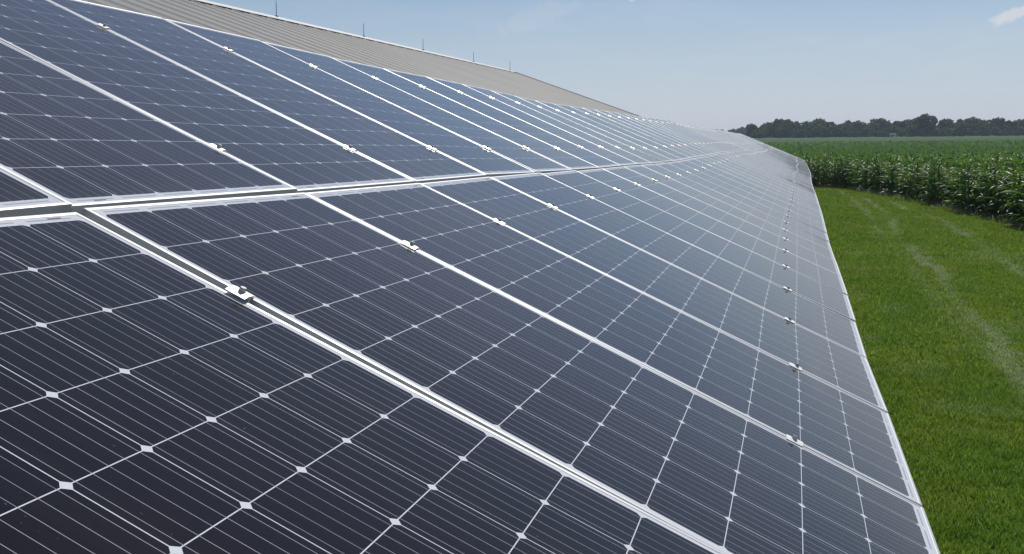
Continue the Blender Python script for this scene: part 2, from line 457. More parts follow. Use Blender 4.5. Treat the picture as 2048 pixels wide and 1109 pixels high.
ORD = ['first', 'second', 'third', 'fourth', 'fifth', 'sixth', 'seventh', 'eighth', 'ninth', 'tenth', 'eleventh', 'twelfth', 'thirteenth', 'fourteenth', 'fifteenth',
       'sixteenth', 'seventeenth', 'eighteenth', 'nineteenth', 'twentieth', 'twenty-first', 'twenty-second', 'twenty-third', 'twenty-fourth', 'twenty-fifth', 'twenty-sixth']
FIRST, LAST = -1, 58                         # column indices
def panel_label(row, k):
    i = k - FIRST
    if row == 'lower':
        special = {0: 'dark lower-row solar panel filling the bottom left foreground beside the nearest seam',
                   LAST - FIRST: 'pale lower-row solar panel at the far end of the array, nearest the corn'}
    else:
        special = {0: 'sliver of dark upper-row solar panel at the left edge above the row gap',
                   LAST - FIRST: 'pale upper-row solar panel at the far end of the array by the tree line'}
    if i in special: return special[i]
    if i < 20: return '%s-row solar panel, %s column counting from the one at the left foreground' % (row, ORD[i])
    return 'pale far %s-row solar panel where the seams run together' % row

proto = None
for k in range(FIRST, LAST + 1):
    for row in ('lower', 'upper'):
        v0, v1 = (-GAP / 2 - PL, -GAP / 2) if row == 'lower' else (GAP / 2, GAP / 2 + PL)
        mt = frame_at(k * PITCH + SEAM / 2, (k + 1) * PITCH - SEAM / 2, v0, v1)
        mt = mt @ Matrix.Rotation(RNG.normal(0, 0.0010), 4, 'X') @ Matrix.Rotation(RNG.normal(0, 0.0010), 4, 'Y')
        r = empty('solar_panel', mat=mt)
        tag(r, panel_label(row, k), 'solar panel', '%s row of solar panels' % row)
        link('frame', ME_FRAME, r)
        link('laminate', ME_LAM, r)
        if k < 12:
            sgn = 1 if row == 'lower' else -1
            pr = link('serial_print', ME_PRINT, r, (0 if row == 'lower' else -0.80, sgn * (PL / 2 - 0.0185), -0.0013))

# clamps on every seam: plate with turned-up middle, bolt through it
def build_clamp_mesh():
    mb = MB(); ln = 0.024
    prof = [(-0.0205, 0.0003), (-0.0205, 0.0013), (-0.0075, 0.0058), (0.0065, 0.0058), (0.0205, 0.0022), (0.0205, 0.0003), (0.0085, 0.0026), (0.0035, 0.0030), (0.0030, -0.034), (-0.0030, -0.034), (-0.0035, 0.0030), (-0.0085, 0.0026)]
    mb.quadstrip([[(x, -ln, z) for x, z in prof], [(x, ln, z) for x, z in prof]])
    return mb.mesh('plate', MAT_CLAMP)
def build_bolt_mesh():
    mb = MB()
    hexa = lambda r, z: [(r * math.cos(t), r * math.sin(t), z) for t in [math.pi / 3 * j for j in range(6)]]
    circ = lambda r, z: [(r * math.cos(t), r * math.sin(t), z) for t in [math.pi / 9 * j for j in range(18)]]
    mb.quadstrip([circ(0.0088, 0.0050), circ(0.0088, 0.0066)])
    mb.quadstrip([hexa(0.0076, 0.0066), hexa(0.0076, 0.0135), hexa(0.0064, 0.0147)])
    return mb.mesh('bolt', MAT_BOLT)
ME_CLAMP, ME_BOLT = build_clamp_mesh(), build_bolt_mesh()
ROWNAME = ['lowest line, near the bottom edge', 'second line, just below the row gap', 'third line, just above the row gap', 'top line, near the upper edge']
FAR_V = [(-1.50, 0.035), (-0.185, 0.03), (0.60, 0.02), (1.77, 0.01)]
def clamp_v(line, k):
    k0, tab = (CLAMP_V0, CLAMP_V1, CLAMP_V2, CLAMP_V3)[line]
    i = k - k0
    if i < 0: return tab[0] + RNG.normal(0, .006)
    if i < len(tab): return tab[i]
    f = min(1.0, (i - len(tab) + 1) / (59 - k0 - len(tab)))
    w = FAR_V[line]
    return tab[-1] * (1 - f) + w[0] * f + w[1] * math.sin(i * .62 + line) * min(1, f * 5)
cv_tab = [[clamp_v(l, k) for k in range(FIRST, LAST + 2)] for l in range(4)]
for l in range(4):
    for k in range(FIRST + 1, LAST + 1):
        u = k * PITCH; v = cv_tab[l][k - FIRST]
        c = AP(u, v, 0.0006)
        mt = frame_at(u - .3, u + .3, v - .3 if l != 0 else v - .15, v + .3 if l != 3 else v + .15)
        mt.translation = c
        mt = mt @ Matrix.Rotation(RNG.normal(0, 0.03), 4, 'Z')
        r = empty('panel_clamp', mat=mt)
        i = k - FIRST
        if i < 20:
            lab = 'silver clamp, %s seam from the near left, %s' % (ORD[i - 1], ROWNAME[l])
        else: lab = 'tiny bright clamp in the far part of the %s' % ROWNAME[l]
        tag(r, lab, 'clamp', 'silver clamps along the %s' % ROWNAME[l].split(',')[0])
        link('plate', ME_CLAMP, r)
        b = link('bolt', ME_BOLT, r)
        b.location = (0.0, RNG.uniform(-.004, .004), 0); b.rotation_euler = (0, 0, RNG.uniform(0, 1))

# rails under the clamps, posts and rafters below
for l in range(4):
    mb = MB(); rings = []
    for k in range(FIRST, LAST + 2):
        u = k * PITCH + (-.0 if k > FIRST else .1) - (.1 if k == LAST + 1 else 0); v = cv_tab[l][k - FIRST]
        rings.append([AP(u, v + dv, n) for dv, n in ((-.02, -.0365), (.02, -.0365), (.02, -.0765), (-.02, -.0765))])
    mb.quadstrip(rings)
    o = link('mounting_rail', mb.mesh('mounting_rail', MAT_RAIL))
    tag(o, 'aluminium rail under the panels along the %s of clamps' % ROWNAME[l], 'rail', 'mounting rails')
for k in range(0, LAST + 1, 6):
    u = k * PITCH + .5
    r = empty('support_frame', AP(u, 0, -.1) - Vector((0, 0, 2)))
    tag(r, 'galvanised post frame holding up the array from beneath', 'support', 'support frames beneath the array')
    inv = r.location
    mb = MB()
    mb.quadstrip([[AP(u + du, v, n) - inv for du, n in ((-.03, -.0775), (.03, -.0775), (.03, -.1775), (-.03, -.1775))] for v in (-1.9, -.6, .6, 1.9)])
    link('rafter', mb.mesh('rafter', MAT_GALV), r)
    for v in (-1.25, 1.25):
        t = AP(u, v, -.1785) - inv; mb = MB(); mb.box(t.x - .04, t.x + .04, t.y - .04, t.y + .04, -inv.z - .3, t.z)
        link('post', mb.mesh('post', MAT_GALV), r)

# ------------------------------------------------------------------ ground, lawn
def grass_shader(name, trans=0.0, spec=.35, rough=.5, k=1.0):
    m, nt, p = new_mat(name)
    at = N(nt, 'ShaderNodeAttribute', attribute_name='dry'); g = N(nt, 'ShaderNodeNewGeometry')
    at2 = N(nt, 'ShaderNodeAttribute', attribute_name='vary')
    n1 = N(nt, 'ShaderNodeTexNoise'); n1.inputs['Scale'].default_value = 0.75; n1.inputs['Detail'].default_value = 5; nt.links.new(g.outputs['Position'], n1.inputs[0])
    mr = N(nt, 'ShaderNodeMapRange'); nt.links.new(n1.outputs[0], mr.inputs[0]); mr.inputs[1].default_value = .35; mr.inputs[2].default_value = .65
    c = MIX(nt, mr.outputs[0], (0.100, 0.222, 0.012), (0.188, 0.275, 0.018))
    c = MIX(nt, M_(nt, 'MULTIPLY', at2.outputs['Fac'], .55), c, (0.36, 0.46, 0.13))
    c = MIX(nt, at.outputs['Fac'], c, (0.36, 0.43, 0.22))
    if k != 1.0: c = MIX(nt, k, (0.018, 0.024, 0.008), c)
    nt.links.new(c, p.inputs['Base Color'])
    p.inputs['Roughness'].default_value = rough; p.inputs['Specular IOR Level'].default_value = spec
    if trans:
        tr = N(nt, 'ShaderNodeBsdfTranslucent'); nt.links.new(c, tr.inputs[0])
        mx = N(nt, 'ShaderNodeMixShader'); mx.inputs[0].default_value = trans
        nt.links.new(p.outputs[0], mx.inputs[1]); nt.links.new(tr.outputs[0], mx.inputs[2])
        nt.links.new(mx.outputs[0], nt.nodes['Material Output'].inputs[0])
    return m
MAT_BLADE = grass_shader('grass_blade', .5, .15, .55)
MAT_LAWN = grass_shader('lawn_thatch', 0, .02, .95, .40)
MAT_GROUND = simple_mat('ground_earth', (0.10, 0.11, 0.04), .95, 0, .3, .2, .1)
MAT_SOIL = simple_mat('field_soil', (0.17, 0.125, 0.085), .95, 0, .35, 3.0, .1)

# edge of the corn: Y of the edge as a function of X, and X along the right side
EX = np.array([-400, -40, -3] + [e[0] for e in EDGE] + [7.75, 7.9, 8.0]); EY = np.array([70, 68.5, 67.6] + [e[1] for e in EDGE] + [25, 5, -60])
def edge_y(x): return np.where(x > 8.0, -1e3, np.interp(x, EX, EY))
_ep = np.stack([EX, EY], 1); _seg = []
for a, b in zip(_ep[:-1], _ep[1:]):
    n = max(1, int(np.hypot(*(b - a)) / .25)); _seg.append(a + (b - a) * (np.arange(n)[:, None] / n))
EDGE_PTS = np.concatenate(_seg); EDGE_PTS = EDGE_PTS[(EDGE_PTS[:, 1] > 0) & (EDGE_PTS[:, 0] > -45)]
def depth_in(x, y):
    """distance from the edge, positive inside the corn"""
    out = np.empty(len(x))
    for i in range(0, len(x), 4000):
        d = np.sqrt(((np.stack([x[i:i + 4000], y[i:i + 4000]], 1)[:, None] - EDGE_PTS[None]) ** 2).sum(2)).min(1); out[i:i + 4000] = d
    return out * np.where(y > edge_y(x), 1, -1)

TR = []
for T in (TRACK_0, TRACK_1, TRACK_2):
    t = np.array(T)[::-1]; TR.append((t[:, 1], t[:, 0]))
def vnoise(x, y, s, seed):
    r = np.random.default_rng(seed); G = r.random((128, 128))
    a, b = x / s, y / s; i, j = np.floor(a).astype(int), np.floor(b).astype(int); f, g = a - i, b - j
    f = f * f * (3 - 2 * f); g = g * g * (3 - 2 * g)
    q = lambda p, w: G[p % 128, w % 128]
    return (q(i, j) * (1 - f) + q(i + 1, j) * f) * (1 - g) + (q(i, j + 1) * (1 - f) + q(i + 1, j + 1) * f) * g
def dryness(x, y):
    d = np.zeros(len(x))
    for i, (ty, tx) in enumerate(TR):
        c = np.interp(y, ty, tx); wd = .16 if i else .13
        nz = vnoise(x * 2, y, 3.0, 20 + i); nz2 = vnoise(x, y, .5, 30 + i)
        dd = np.abs(x - c + (nz2 - .5) * .25) / (wd * (.5 + nz))
        amp = (.55, .85, .65)[i] * np.clip((nz + .05) * 1.6, 0.25, 1) * np.where(y > ty[-1], np.clip(1 - (y - ty[-1]) / 4, 0, 1), 1) * np.where(y < ty[0], .55, 1)
        d = np.maximum(d, amp * np.exp(-dd ** 2))
    d = np.maximum(d, .30 * np.clip(vnoise(x, y, 1.7, 44) * vnoise(x, y, .6, 45) * 3 - 1.05, 0, 1))
    return d

gs = 4000.0
link_o = link('ground', arr_mesh('ground', [(-gs, -gs, -.02), (gs, -gs, -.02), (gs, gs, -.02), (-gs, gs, -.02)], np.array([[0, 1, 2, 3]]), MAT_GROUND)); tag(link_o, kind='structure')
# lawn sheet
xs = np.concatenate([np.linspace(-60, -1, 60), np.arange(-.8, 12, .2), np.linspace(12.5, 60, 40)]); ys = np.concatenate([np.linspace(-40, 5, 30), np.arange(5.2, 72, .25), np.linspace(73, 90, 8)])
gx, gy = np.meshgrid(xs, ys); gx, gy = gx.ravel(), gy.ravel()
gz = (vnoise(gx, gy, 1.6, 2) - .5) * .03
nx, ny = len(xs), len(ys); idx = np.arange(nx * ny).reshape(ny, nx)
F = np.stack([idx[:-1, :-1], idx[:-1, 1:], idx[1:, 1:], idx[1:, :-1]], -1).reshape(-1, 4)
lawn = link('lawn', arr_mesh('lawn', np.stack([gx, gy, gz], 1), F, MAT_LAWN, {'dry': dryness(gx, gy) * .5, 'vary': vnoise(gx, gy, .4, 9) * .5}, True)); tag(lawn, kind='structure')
# bare soil under the corn, its ragged edge showing along the lawn
sp = EDGE_PTS; off = []
for i in range(len(sp)):
    a = sp[max(i - 2, 0)]; b = sp[min(i + 2, len(sp) - 1)]; t = (b - a) / max(1e-6, np.hypot(*(b - a))); off.append((-t[1], t[0]))
off = np.array(off); rag = .03 + .55 * vnoise(sp[:, 0] * 3, sp[:, 1] * 3, 3.0, 3) ** 2 * np.clip((58 - sp[:, 1]) / 14, .0, 1)
# off points into the corn on the right-hand side; flip where needed
flip = np.where(sp[:, 1] + off[:, 1] * .5 > edge_y(sp[:, 0] + off[:, 0] * .5), 1, -1)[:, None]; off = off * flip
outer = sp - off * rag[:, None]; inner = sp + off * 6.0
V = np.concatenate([np.c_[outer, np.full(len(sp), .020)], np.c_[sp, np.full(len(sp), .045)], np.c_[inner, np.full(len(sp), .045)]]); n = len(sp); i0 = np.arange(n - 1)
F = np.concatenate([np.stack([i0, i0 + 1, i0 + 1 + n, i0 + n], 1), np.stack([i0 + n, i0 + 1 + n, i0 + 1 + 2 * n, i0 + 2 * n], 1)])
soil = link('soil', arr_mesh('soil', V, F, MAT_SOIL)); tag(soil, kind='structure')

# grass blades, denser and finer close to the camera
def blades(x, y, hgt, wid, lean, seed, vary_amp=1.0, dry_add=None):
    r = np.random.default_rng(seed); n = len(x)
    az = r.uniform(0, 2 * np.pi, n); la = r.uniform(0, 2 * np.pi, n); h = hgt * r.uniform(.45, 1.3, n) * (.55 + .9 * vnoise(x, y, .16, 17)) * (1 - .35 * np.clip(dryness(x, y), 0, 1)); w = wid * r.uniform(.7, 1.3, n)
    dx, dy = np.cos(az) * w / 2, np.sin(az) * w / 2
    l1 = lean * r.uniform(.2, 1, n) * h; lx, ly = np.cos(la) * l1, np.sin(la) * l1
    z0 = (vnoise(x, y, 1.6, 2) - .5) * .03 - .01
    P = np.stack([np.stack([x - dx, y - dy, z0], 1), np.stack([x + dx, y + dy, z0], 1),
                  np.stack([x + dx * .8 + lx * .4, y + dy * .8 + ly * .4, z0 + h * .6], 1), np.stack([x - dx * .8 + lx * .4, y - dy * .8 + ly * .4, z0 + h * .6], 1),
                  np.stack([x + lx, y + ly, z0 + h], 1)], 1)
    b = np.arange(n)[:, None] * 5
    q = b + np.array([[0, 1, 2, 3]]); t = b + np.array([[3, 2, 4]])
    d0 = dryness(x, y) + (0 if dry_add is None else dry_add); d = np.where(r.random(n) < d0 * 1.35, np.clip(d0 + .25, 0, .9), d0 * .35); d = np.where(r.random(n) < .035, np.maximum(d, .75), d) * r.uniform(.6, 1.3, n)
    return P.reshape(-1, 3), q, t, np.repeat(np.clip(d, 0, 1), 5), np.repeat(np.clip(r.random(n) ** 2 * vary_amp, 0, 1), 5)
def scatter(n, x0, x1, y0, y1, seed):
    r = np.random.default_rng(seed); x = r.uniform(x0, x1, n); y = r.uniform(y0, y1, n)
    k = (y < edge_y(x) + .1); return x[k], y[k]
parts = []
for (n, x0, x1, y0, y1, hg, wd, sd) in ((105000, .2, 3.4, 6.5, 15, .066, .0078, 1), (45000, 3.4, 8.0, 6.0, 15, .066, .010, 5), (18000, 6.2, 8.0, 15, 27, .062, .013, 6), (40000, -1.2, .2, 5, 27, .066, .010, 7), (105000, 0, 6.2, 15, 27, .062, .012, 2), (95000, -.3, 8.2, 27, 45, .06, .018, 3), (70000, -.6, 8.2, 45, 69, .06, .028, 4)):
    x, y = scatter(n, x0, x1, y0, y1, sd)
    parts.append(blades(x, y, hg, wd, .9, 50 + sd))
def merge_blades(parts):
    o = 0; V = []; Q = []; T = []; D = []; A = []
    for P, q, t, d, a in parts:
        V.append(P); Q.append(q + o); T.append(t + o); D.append(d); A.append(a); o += len(P)
    return np.concatenate(V), [np.concatenate(Q), np.concatenate(T)], {'dry': np.concatenate(D), 'vary': np.concatenate(A)}
V, F, A = merge_blades(parts)
gr = link('grass', arr_mesh('grass', V, F, MAT_BLADE, A)); tag(gr, 'mown green grass of the strip between the solar array and the corn', 'grass', kind='stuff')
# taller weeds and dry stems along the corn edge
r_ = np.random.default_rng(8); ii = r_.integers(0, len(sp), 7000); wx = sp[ii, 0] - off[ii, 0] * r_.uniform(-.5, .45, 7000); wy = sp[ii, 1] - off[ii, 1] * r_.uniform(-.5, .45, 7000)
keep = vnoise(wx, wy, 1.3, 77) > .42; wx, wy = wx[keep], wy[keep]
dryp = np.clip((vnoise(wx, wy, 2.4, 78) - .42) * 4, 0, .9)
V, F, A = merge_blades([blades(wx, wy, .20, .018, .7, 90, 1.0, dryp)])
wd_ = link('weeds', arr_mesh('weeds', V, F, MAT_BLADE, A)); tag(wd_, 'ragged weeds and dry brown stems along the foot of the corn', 'weeds', kind='stuff')

# ------------------------------------------------------------------ corn
def leaf_mat(name, lo, hi, trans, rough, spec):
    m, nt, p = new_mat(name)
    oi = N(nt, 'ShaderNodeObjectInfo'); g = N(nt, 'ShaderNodeNewGeometry')
    nz = N(nt, 'ShaderNodeTexNoise'); nz.inputs['Scale'].default_value = .9; nz.inputs['Detail'].default_value = 4; nt.links.new(g.outputs['Position'], nz.inputs[0])
    mr = N(nt, 'ShaderNodeMapRange'); nt.links.new(nz.outputs[0], mr.inputs[0]); mr.inputs[1].default_value = .35; mr.inputs[2].default_value = .65
    c = MIX(nt, mr.outputs[0], lo, hi)
    nt.links.new(c, p.inputs['Base Color']); p.inputs['Roughness'].default_value = rough; p.inputs['Specular IOR Level'].default_value = spec
    if trans:
        tr = N(nt, 'ShaderNodeBsdfTranslucent'); nt.links.new(MIX(nt, .5, c, (.16, .30, .015)), tr.inputs[0])
        mx = N(nt, 'ShaderNodeMixShader'); mx.inputs[0].default_value = trans
        nt.links.new(p.outputs[0], mx.inputs[1]); nt.links.new(tr.outputs[0], mx.inputs[2])
        nt.links.new(mx.outputs[0], nt.nodes['Material Output'].inputs[0])
    return m
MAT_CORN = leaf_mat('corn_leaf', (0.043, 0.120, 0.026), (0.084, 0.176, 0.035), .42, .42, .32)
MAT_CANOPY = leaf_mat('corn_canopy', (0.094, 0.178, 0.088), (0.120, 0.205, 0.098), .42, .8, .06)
MAT_STALK = simple_mat('corn_stalk', (0.10, 0.15, 0.05), .6, 0, .2, 5)

def corn_leaves(rng, height, nleaf, seg, zmin=0.02, width=.105, length=.80):
    V = []; Q = []
    a0 = rng.uniform(0, np.pi)
    for i in range(nleaf):
        t = zmin + (1 - zmin) * (i + .3) / nleaf
        z0 = height * t * .86; az = a0 + (i % 2) * np.pi + rng.normal(0, .35)
        L = length * (0.65 + .6 * math.sin(math.pi * min(1, .25 + t * .75))) * rng.uniform(.8, 1.15)
        up = rng.uniform(.35, 1.05) if t < .85 else rng.uniform(.9, 1.4)       # launch angle
        drop = rng.uniform(1.1, 2.3) if t < .85 else rng.uniform(.9, 2.0)
        w = width * rng.uniform(.8, 1.2)
        x = 0.; z = z0; base = len(V); ang = up; tw = rng.normal(0, .5)
        for s in range(seg + 1):
            f = s / seg; ww = w * (.45 + 2.2 * f) * (1 - f) ** .75 * .75 + .004 * (1 - f) if s < seg else .002
            px, py = math.cos(az) * x, math.sin(az) * x
            roll = tw * f; sx, sy = -math.sin(az), math.cos(az)
            hw = ww / 2
            fold = .28 * ww
            V += [(px + sx * hw * math.cos(roll), py + sy * hw * math.cos(roll), z + fold + hw * math.sin(roll)), (px, py, z), (px - sx * hw * math.cos(roll), py - sy * hw * math.cos(roll), z + fold - hw * math.sin(roll))]
            x += math.cos(ang) * L / seg; z += math.sin(ang) * L / seg; ang -= drop / seg * (0.5 + f)
        for s in range(seg):
            b = base + s * 3
            Q += [(b, b + 1, b + 4, b + 3), (b + 1, b + 2, b + 5, b + 4)]
    return np.array(V), np.array(Q)
crng = np.random.default_rng(21)
HI = [corn_leaves(crng, 2.15, 15, 6) for _ in range(8)]
MID = [corn_leaves(crng, 2.15, 11, 4, zmin=.45, width=.095) for _ in range(6)]
LOW = [corn_leaves(crng, 2.15, 6, 3, zmin=.66, width=.15) for _ in range(5)]
ME_HI = [arr_mesh('leaves', v, q, MAT_CORN) for v, q in HI]
mb = MB(); mb.tube([(0, 0, -.05), (0, 0, .7), (.01, 0, 1.4), (.012, .01, 1.95)], [.014, .013, .010, .005], 6)
ME_STALK = mb.mesh('stalk', MAT_STALK, True)

def corn_scale(x, y): return (1.12 - .20 * np.clip((y - 40) / 28, 0, 1)) * (.93 + .11 * vnoise(x, y, 3.5, 66)) 
def place(x, y, n_seed, variants):
    r = np.random.default_rng(n_seed); n = len(x)
    th = r.uniform(0, 2 * np.pi, n); s = corn_scale(x, y) * r.uniform(.92, 1.07, n); pick = r.integers(0, len(variants), n)
    V = []; Q = []; o = 0
    for vi, (v, q) in enumerate(variants):
        m = np.where(pick == vi)[0]
        if not len(m): continue
        c, sn = np.cos(th[m])[:, None], np.sin(th[m])[:, None]; sc = s[m][:, None]
        X = (v[None, :, 0] * c - v[None, :, 1] * sn) * sc + x[m][:, None]; Y = (v[None, :, 0] * sn + v[None, :, 1] * c) * sc + y[m][:, None]; Z = v[None, :, 2] * sc + np.zeros_like(X)
        V.append(np.stack([X, Y, Z], -1).reshape(-1, 3)); Q.append((q[None] + (np.arange(len(m)) * len(v))[:, None, None] + o).reshape(-1, 4)); o += len(m) * len(v)
    return np.concatenate(V), np.concatenate(Q)
def in_view(x, y, margin=.12):
    d = np.stack([x, y, np.full(len(x), 1.0 - EYE)], 1) @ CAM_ROT
    t = d[:, 0] / np.maximum(-d[:, 2], .1)
    return (t < 1024 / FOCAL_PX + margin) & (-d[:, 2] > 0)
def grid(x0, x1, y0, y1, row, step, seed):
    r = np.random.default_rng(seed)
    gx, gy = np.meshgrid(np.arange(x0, x1, row), np.arange(y0, y1, step)); x = (gx + r.normal(0, .11, gx.shape)).ravel(); y = (gy + r.normal(0, .11, gy.shape)).ravel()
    k = (y > edge_y(x)) & in_view(x, y); return x[k], y[k]
x, y = grid(-8, 26, 24, 74, .62, .24, 5)
dp = depth_in(x, y); ok = dp > .12; x, y, dp = x[ok], y[ok], dp[ok]
vis_edge = in_view(x, y, 0.01) & (x > .6) & (dp < 1.3)
cand = np.where(vis_edge)[0]; cand = cand[np.argsort(np.hypot(x[cand], y[cand]))][:300]
ind = np.zeros(len(x), bool); ind[cand] = True
rr = np.random.default_rng(33)
order = cand
corn_pos = [(x[i], y[i]) for i in order]
for j, i in enumerate(order):
    o = empty('corn_plant', (float(x[i]), float(y[i]), .04)); o.rotation_euler = (rr.normal(0, .04), rr.normal(0, .04), rr.uniform(0, 6.28)); sc = float(corn_scale(x[i:i + 1], y[i:i + 1])[0] * rr.uniform(.92, 1.07)); o.scale = (sc, sc, sc)
    tag(o, 'leafy green corn plant in the outer rows beside the mown strip', 'corn plant', 'corn plants along the field edge')
    link('leaves', ME_HI[int(rr.integers(0, 8))], o); link('stalk', ME_STALK, o)
V1, Q1 = place(x[~ind], y[~ind], 41, HI)
x, y = grid(-14, 44, 74, 130, .62, .32, 6); V2, Q2 = place(x, y, 42, MID)
x, y = grid(-30, 70, 130, 215, .95, .55, 7); V3, Q3 = place(x, y, 43, LOW)
# the top of the field beyond, where plants run together
yy = np.geomspace(100, 655, 210); tt = np.linspace(-.75, .42, 260)
gy, gt = np.meshgrid(yy, tt, indexing='ij'); gxx = gt * gy * 1.0; rz = np.random.default_rng(55)
gz = 1.62 + rz.normal(0, .16, gy.shape) + .25 * (vnoise(gxx.ravel(), gy.ravel(), 9, 12).reshape(gy.shape) - .5) + np.clip((gy - 120) / 200, 0, 1) * .25
k = np.arange(gy.size).reshape(gy.shape); Q4 = np.stack([k[:-1, :-1], k[:-1, 1:], k[1:, 1:], k[1:, :-1]], -1).reshape(-1, 4)
V4 = np.stack([gxx.ravel(), gy.ravel(), gz.ravel()], 1)
Vs, Qs, o_ = [], [], 0
for v, q in ((V1, Q1), (V2, Q2), (V3, Q3), (V4, Q4)):
    Vs.append(v); Qs.append(q + o_); o_ += len(v)
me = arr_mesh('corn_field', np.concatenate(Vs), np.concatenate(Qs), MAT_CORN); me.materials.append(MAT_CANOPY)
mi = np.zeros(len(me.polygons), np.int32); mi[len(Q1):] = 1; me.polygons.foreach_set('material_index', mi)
cf = link('corn_field', me); tag(cf, 'dense green corn stretching from the mown strip back to the trees', 'corn field', kind='stuff')

# ------------------------------------------------------------------ trees
MAT_TREE = leaf_mat('tree_leaf', (0.014, 0.036, 0.022), (0.055, 0.105, 0.042), .25, .6, .2)
MAT_BARK = simple_mat('bark', (0.06, 0.05, 0.04), .9, 0, .3, 4)
def tree_meshes(seed, h, w, n, squat=.25, leaf=.75):
    r = np.random.default_rng(seed); mb = MB()
    mb.tube([(0, 0, -.2), (.05, 0, h * .25), (.1, .05, h * .55), (.05, .1, h * .8)], [.03 * h, .024 * h, .015 * h, .005 * h], 7)
    lob = []
    for i in range(9 + int(r.integers(0, 4))):
        a = r.uniform(0, 6.28); zc = r.uniform(squat + .08, .86); rad = w * .5 * math.sin(math.pi * min(.98, max(.12, (zc - squat) / (1.02 - squat) * .8 + .15)))
        d = rad * r.uniform(.25, .75); lob.append((d * math.cos(a), d * math.sin(a), zc * h, w * r.uniform(.16, .27)))
        mb.tube([(0.05, 0, h * max(.2, zc - .25)), (d * math.cos(a) * .6, d * math.sin(a) * .6, h * (zc - .08)), (d * math.cos(a), d * math.sin(a), zc * h)], [.010 * h, .006 * h, .002 * h], 5)
    lob.append((r.normal(0, .05 * w), r.normal(0, .05 * w), h * .88, w * .17))
    P = []
    for (lx, ly, lz, lr) in lob:
        m = int(n * (lr / (.2 * w)) ** 2 / len(lob)); v = r.normal(size=(m, 3)); v /= np.linalg.norm(v, axis=1, keepdims=True)
        q = v * lr * r.uniform(.55, 1.12, (m, 1)) ** .6; q[:, 2] *= .82; P.append(q + [lx, ly, lz])
    P = np.concatenate(P); P = P[P[:, 2] > h * squat * .5]; m = len(P)
    a = r.normal(size=(m, 3)); a /= np.linalg.norm(a, axis=1, keepdims=True); b = np.cross(a, r.normal(size=(m, 3))); b /= np.linalg.norm(b, axis=1, keepdims=True)
    s = leaf * r.uniform(.5, 1.2, (m, 1))
    V = np.stack([P - a * s - b * s * .6, P + a * s * .8 - b * s * .5, P + a * s + b * s * .6, P - a * s * .7 + b * s * .5], 1).reshape(-1, 3)
    Q = np.arange(4 * m).reshape(-1, 4)
    return arr_mesh('crown', V, Q, MAT_TREE), mb.mesh('trunk', MAT_BARK, True)
KINDS = [tree_meshes(100 + i, 10.0, 9.0 + (i % 3) * 1.4, 800, squat=.10 + .05 * (i % 3)) for i in range(8)]
BIG = tree_meshes(300, 13.0, 11.5, 1700, squat=.10, leaf=.75)
def tree(kind, x, y, s, rz, label, group=None):
    o = empty('broadleaf_tree', (x, y, 0)); o.rotation_euler.z = rz; o.scale = (s, s, s)
    tag(o, label, 'tree', group); link('crown', kind[0], o); link('trunk', kind[1], o); return o
def at_px(px, dist):
    d = np.array(pix_dir(px, 272)); t = dist / d[1]; return d[0] * t, dist
trr = np.random.default_rng(61)
# roof line of the wood: (pixel column, pixel row of the tops)
SKYL = np.array([(1380, 259), (1440, 261), (1475, 258), (1500, 254), (1525, 247), (1545, 243), (1600, 244), (1650, 243), (1690, 246), (1708, 249), (1730, 247), (1745, 245), (1780, 245), (1790, 242), (1830, 242), (1840, 240), (1862, 246), (1876, 251),
                 (1884, 244), (1905, 244), (1930, 242), (1955, 239), (1985, 243), (2005, 243), (2030, 240), (2060, 241), (2120, 242)])
def top_px(px): return np.interp(px, SKYL[:, 0], SKYL[:, 1])
px = 1375.0
while px < 2190:
    far_bit = px < 1500
    for layer in range(2):
        dist = (980 if far_bit else 640) + layer * (-22 if not far_bit else 30) + trr.normal(0, 5)
        p = px + trr.normal(0, 3) + layer * 6; X, Y = at_px(p, dist)
        hz = 272 - (p - 1590) * .0100
        H = (hz - top_px(p)) * dist * 1.03 / FOCAL_PX + EYE
        H *= (1.0 if layer == 0 else trr.uniform(.55, .9)) * trr.uniform(.80, 1.07)
        if layer == 0 or trr.random() < .8:
            tree(KINDS[int(trr.integers(0, 8))], X, Y, max(.25, H / 10.2), trr.uniform(0, 6.28), 'hazy green tree in the wood along the far edge of the corn', 'trees of the far wood')
    px += (11 if far_bit else 10.5) * trr.uniform(.8, 1.25)
X, Y = at_px(1845, 600)
tree(BIG, X, Y, 1.10, .4, 'big dark round tree standing taller than the rest of the wood')

# pale shelter standing in the corn before the trees
X, Y = at_px(1786, 300)
MAT_PALE = simple_mat('pale_paint', (.80, .82, .82), .6, 0, .1, 3)
sh = empty('field_shelter', (X, Y, 0)); tag(sh, 'tiny pale shelter with flat roof standing in the corn before the trees', 'shelter')
mb = MB(); mb.box(-.82, .82, -.5, .5, 3.2, 3.62); link('roof', mb.mesh('roof', MAT_PALE, bevel=.02), sh)
for sx in (-.72, .72):
    for sy in (-.42, .42):
        mb = MB(); mb.box(sx - .05, sx + .05, sy - .05, sy + .05, 0, 3.2); link('post', mb.mesh('post', MAT_PALE), sh)
mb = MB(); mb.quadstrip([[(.05, -.75, 2.95), (.35, -.75, 3.0), (.35, -.70, 3.0), (.05, -.70, 2.95)], [(.45, -.75, 2.3), (.85, -.75, 2.4), (.85, -.70, 2.4), (.45, -.70, 2.3)]]); link('slanted_board', mb.mesh('slanted_board', MAT_PALE), sh)

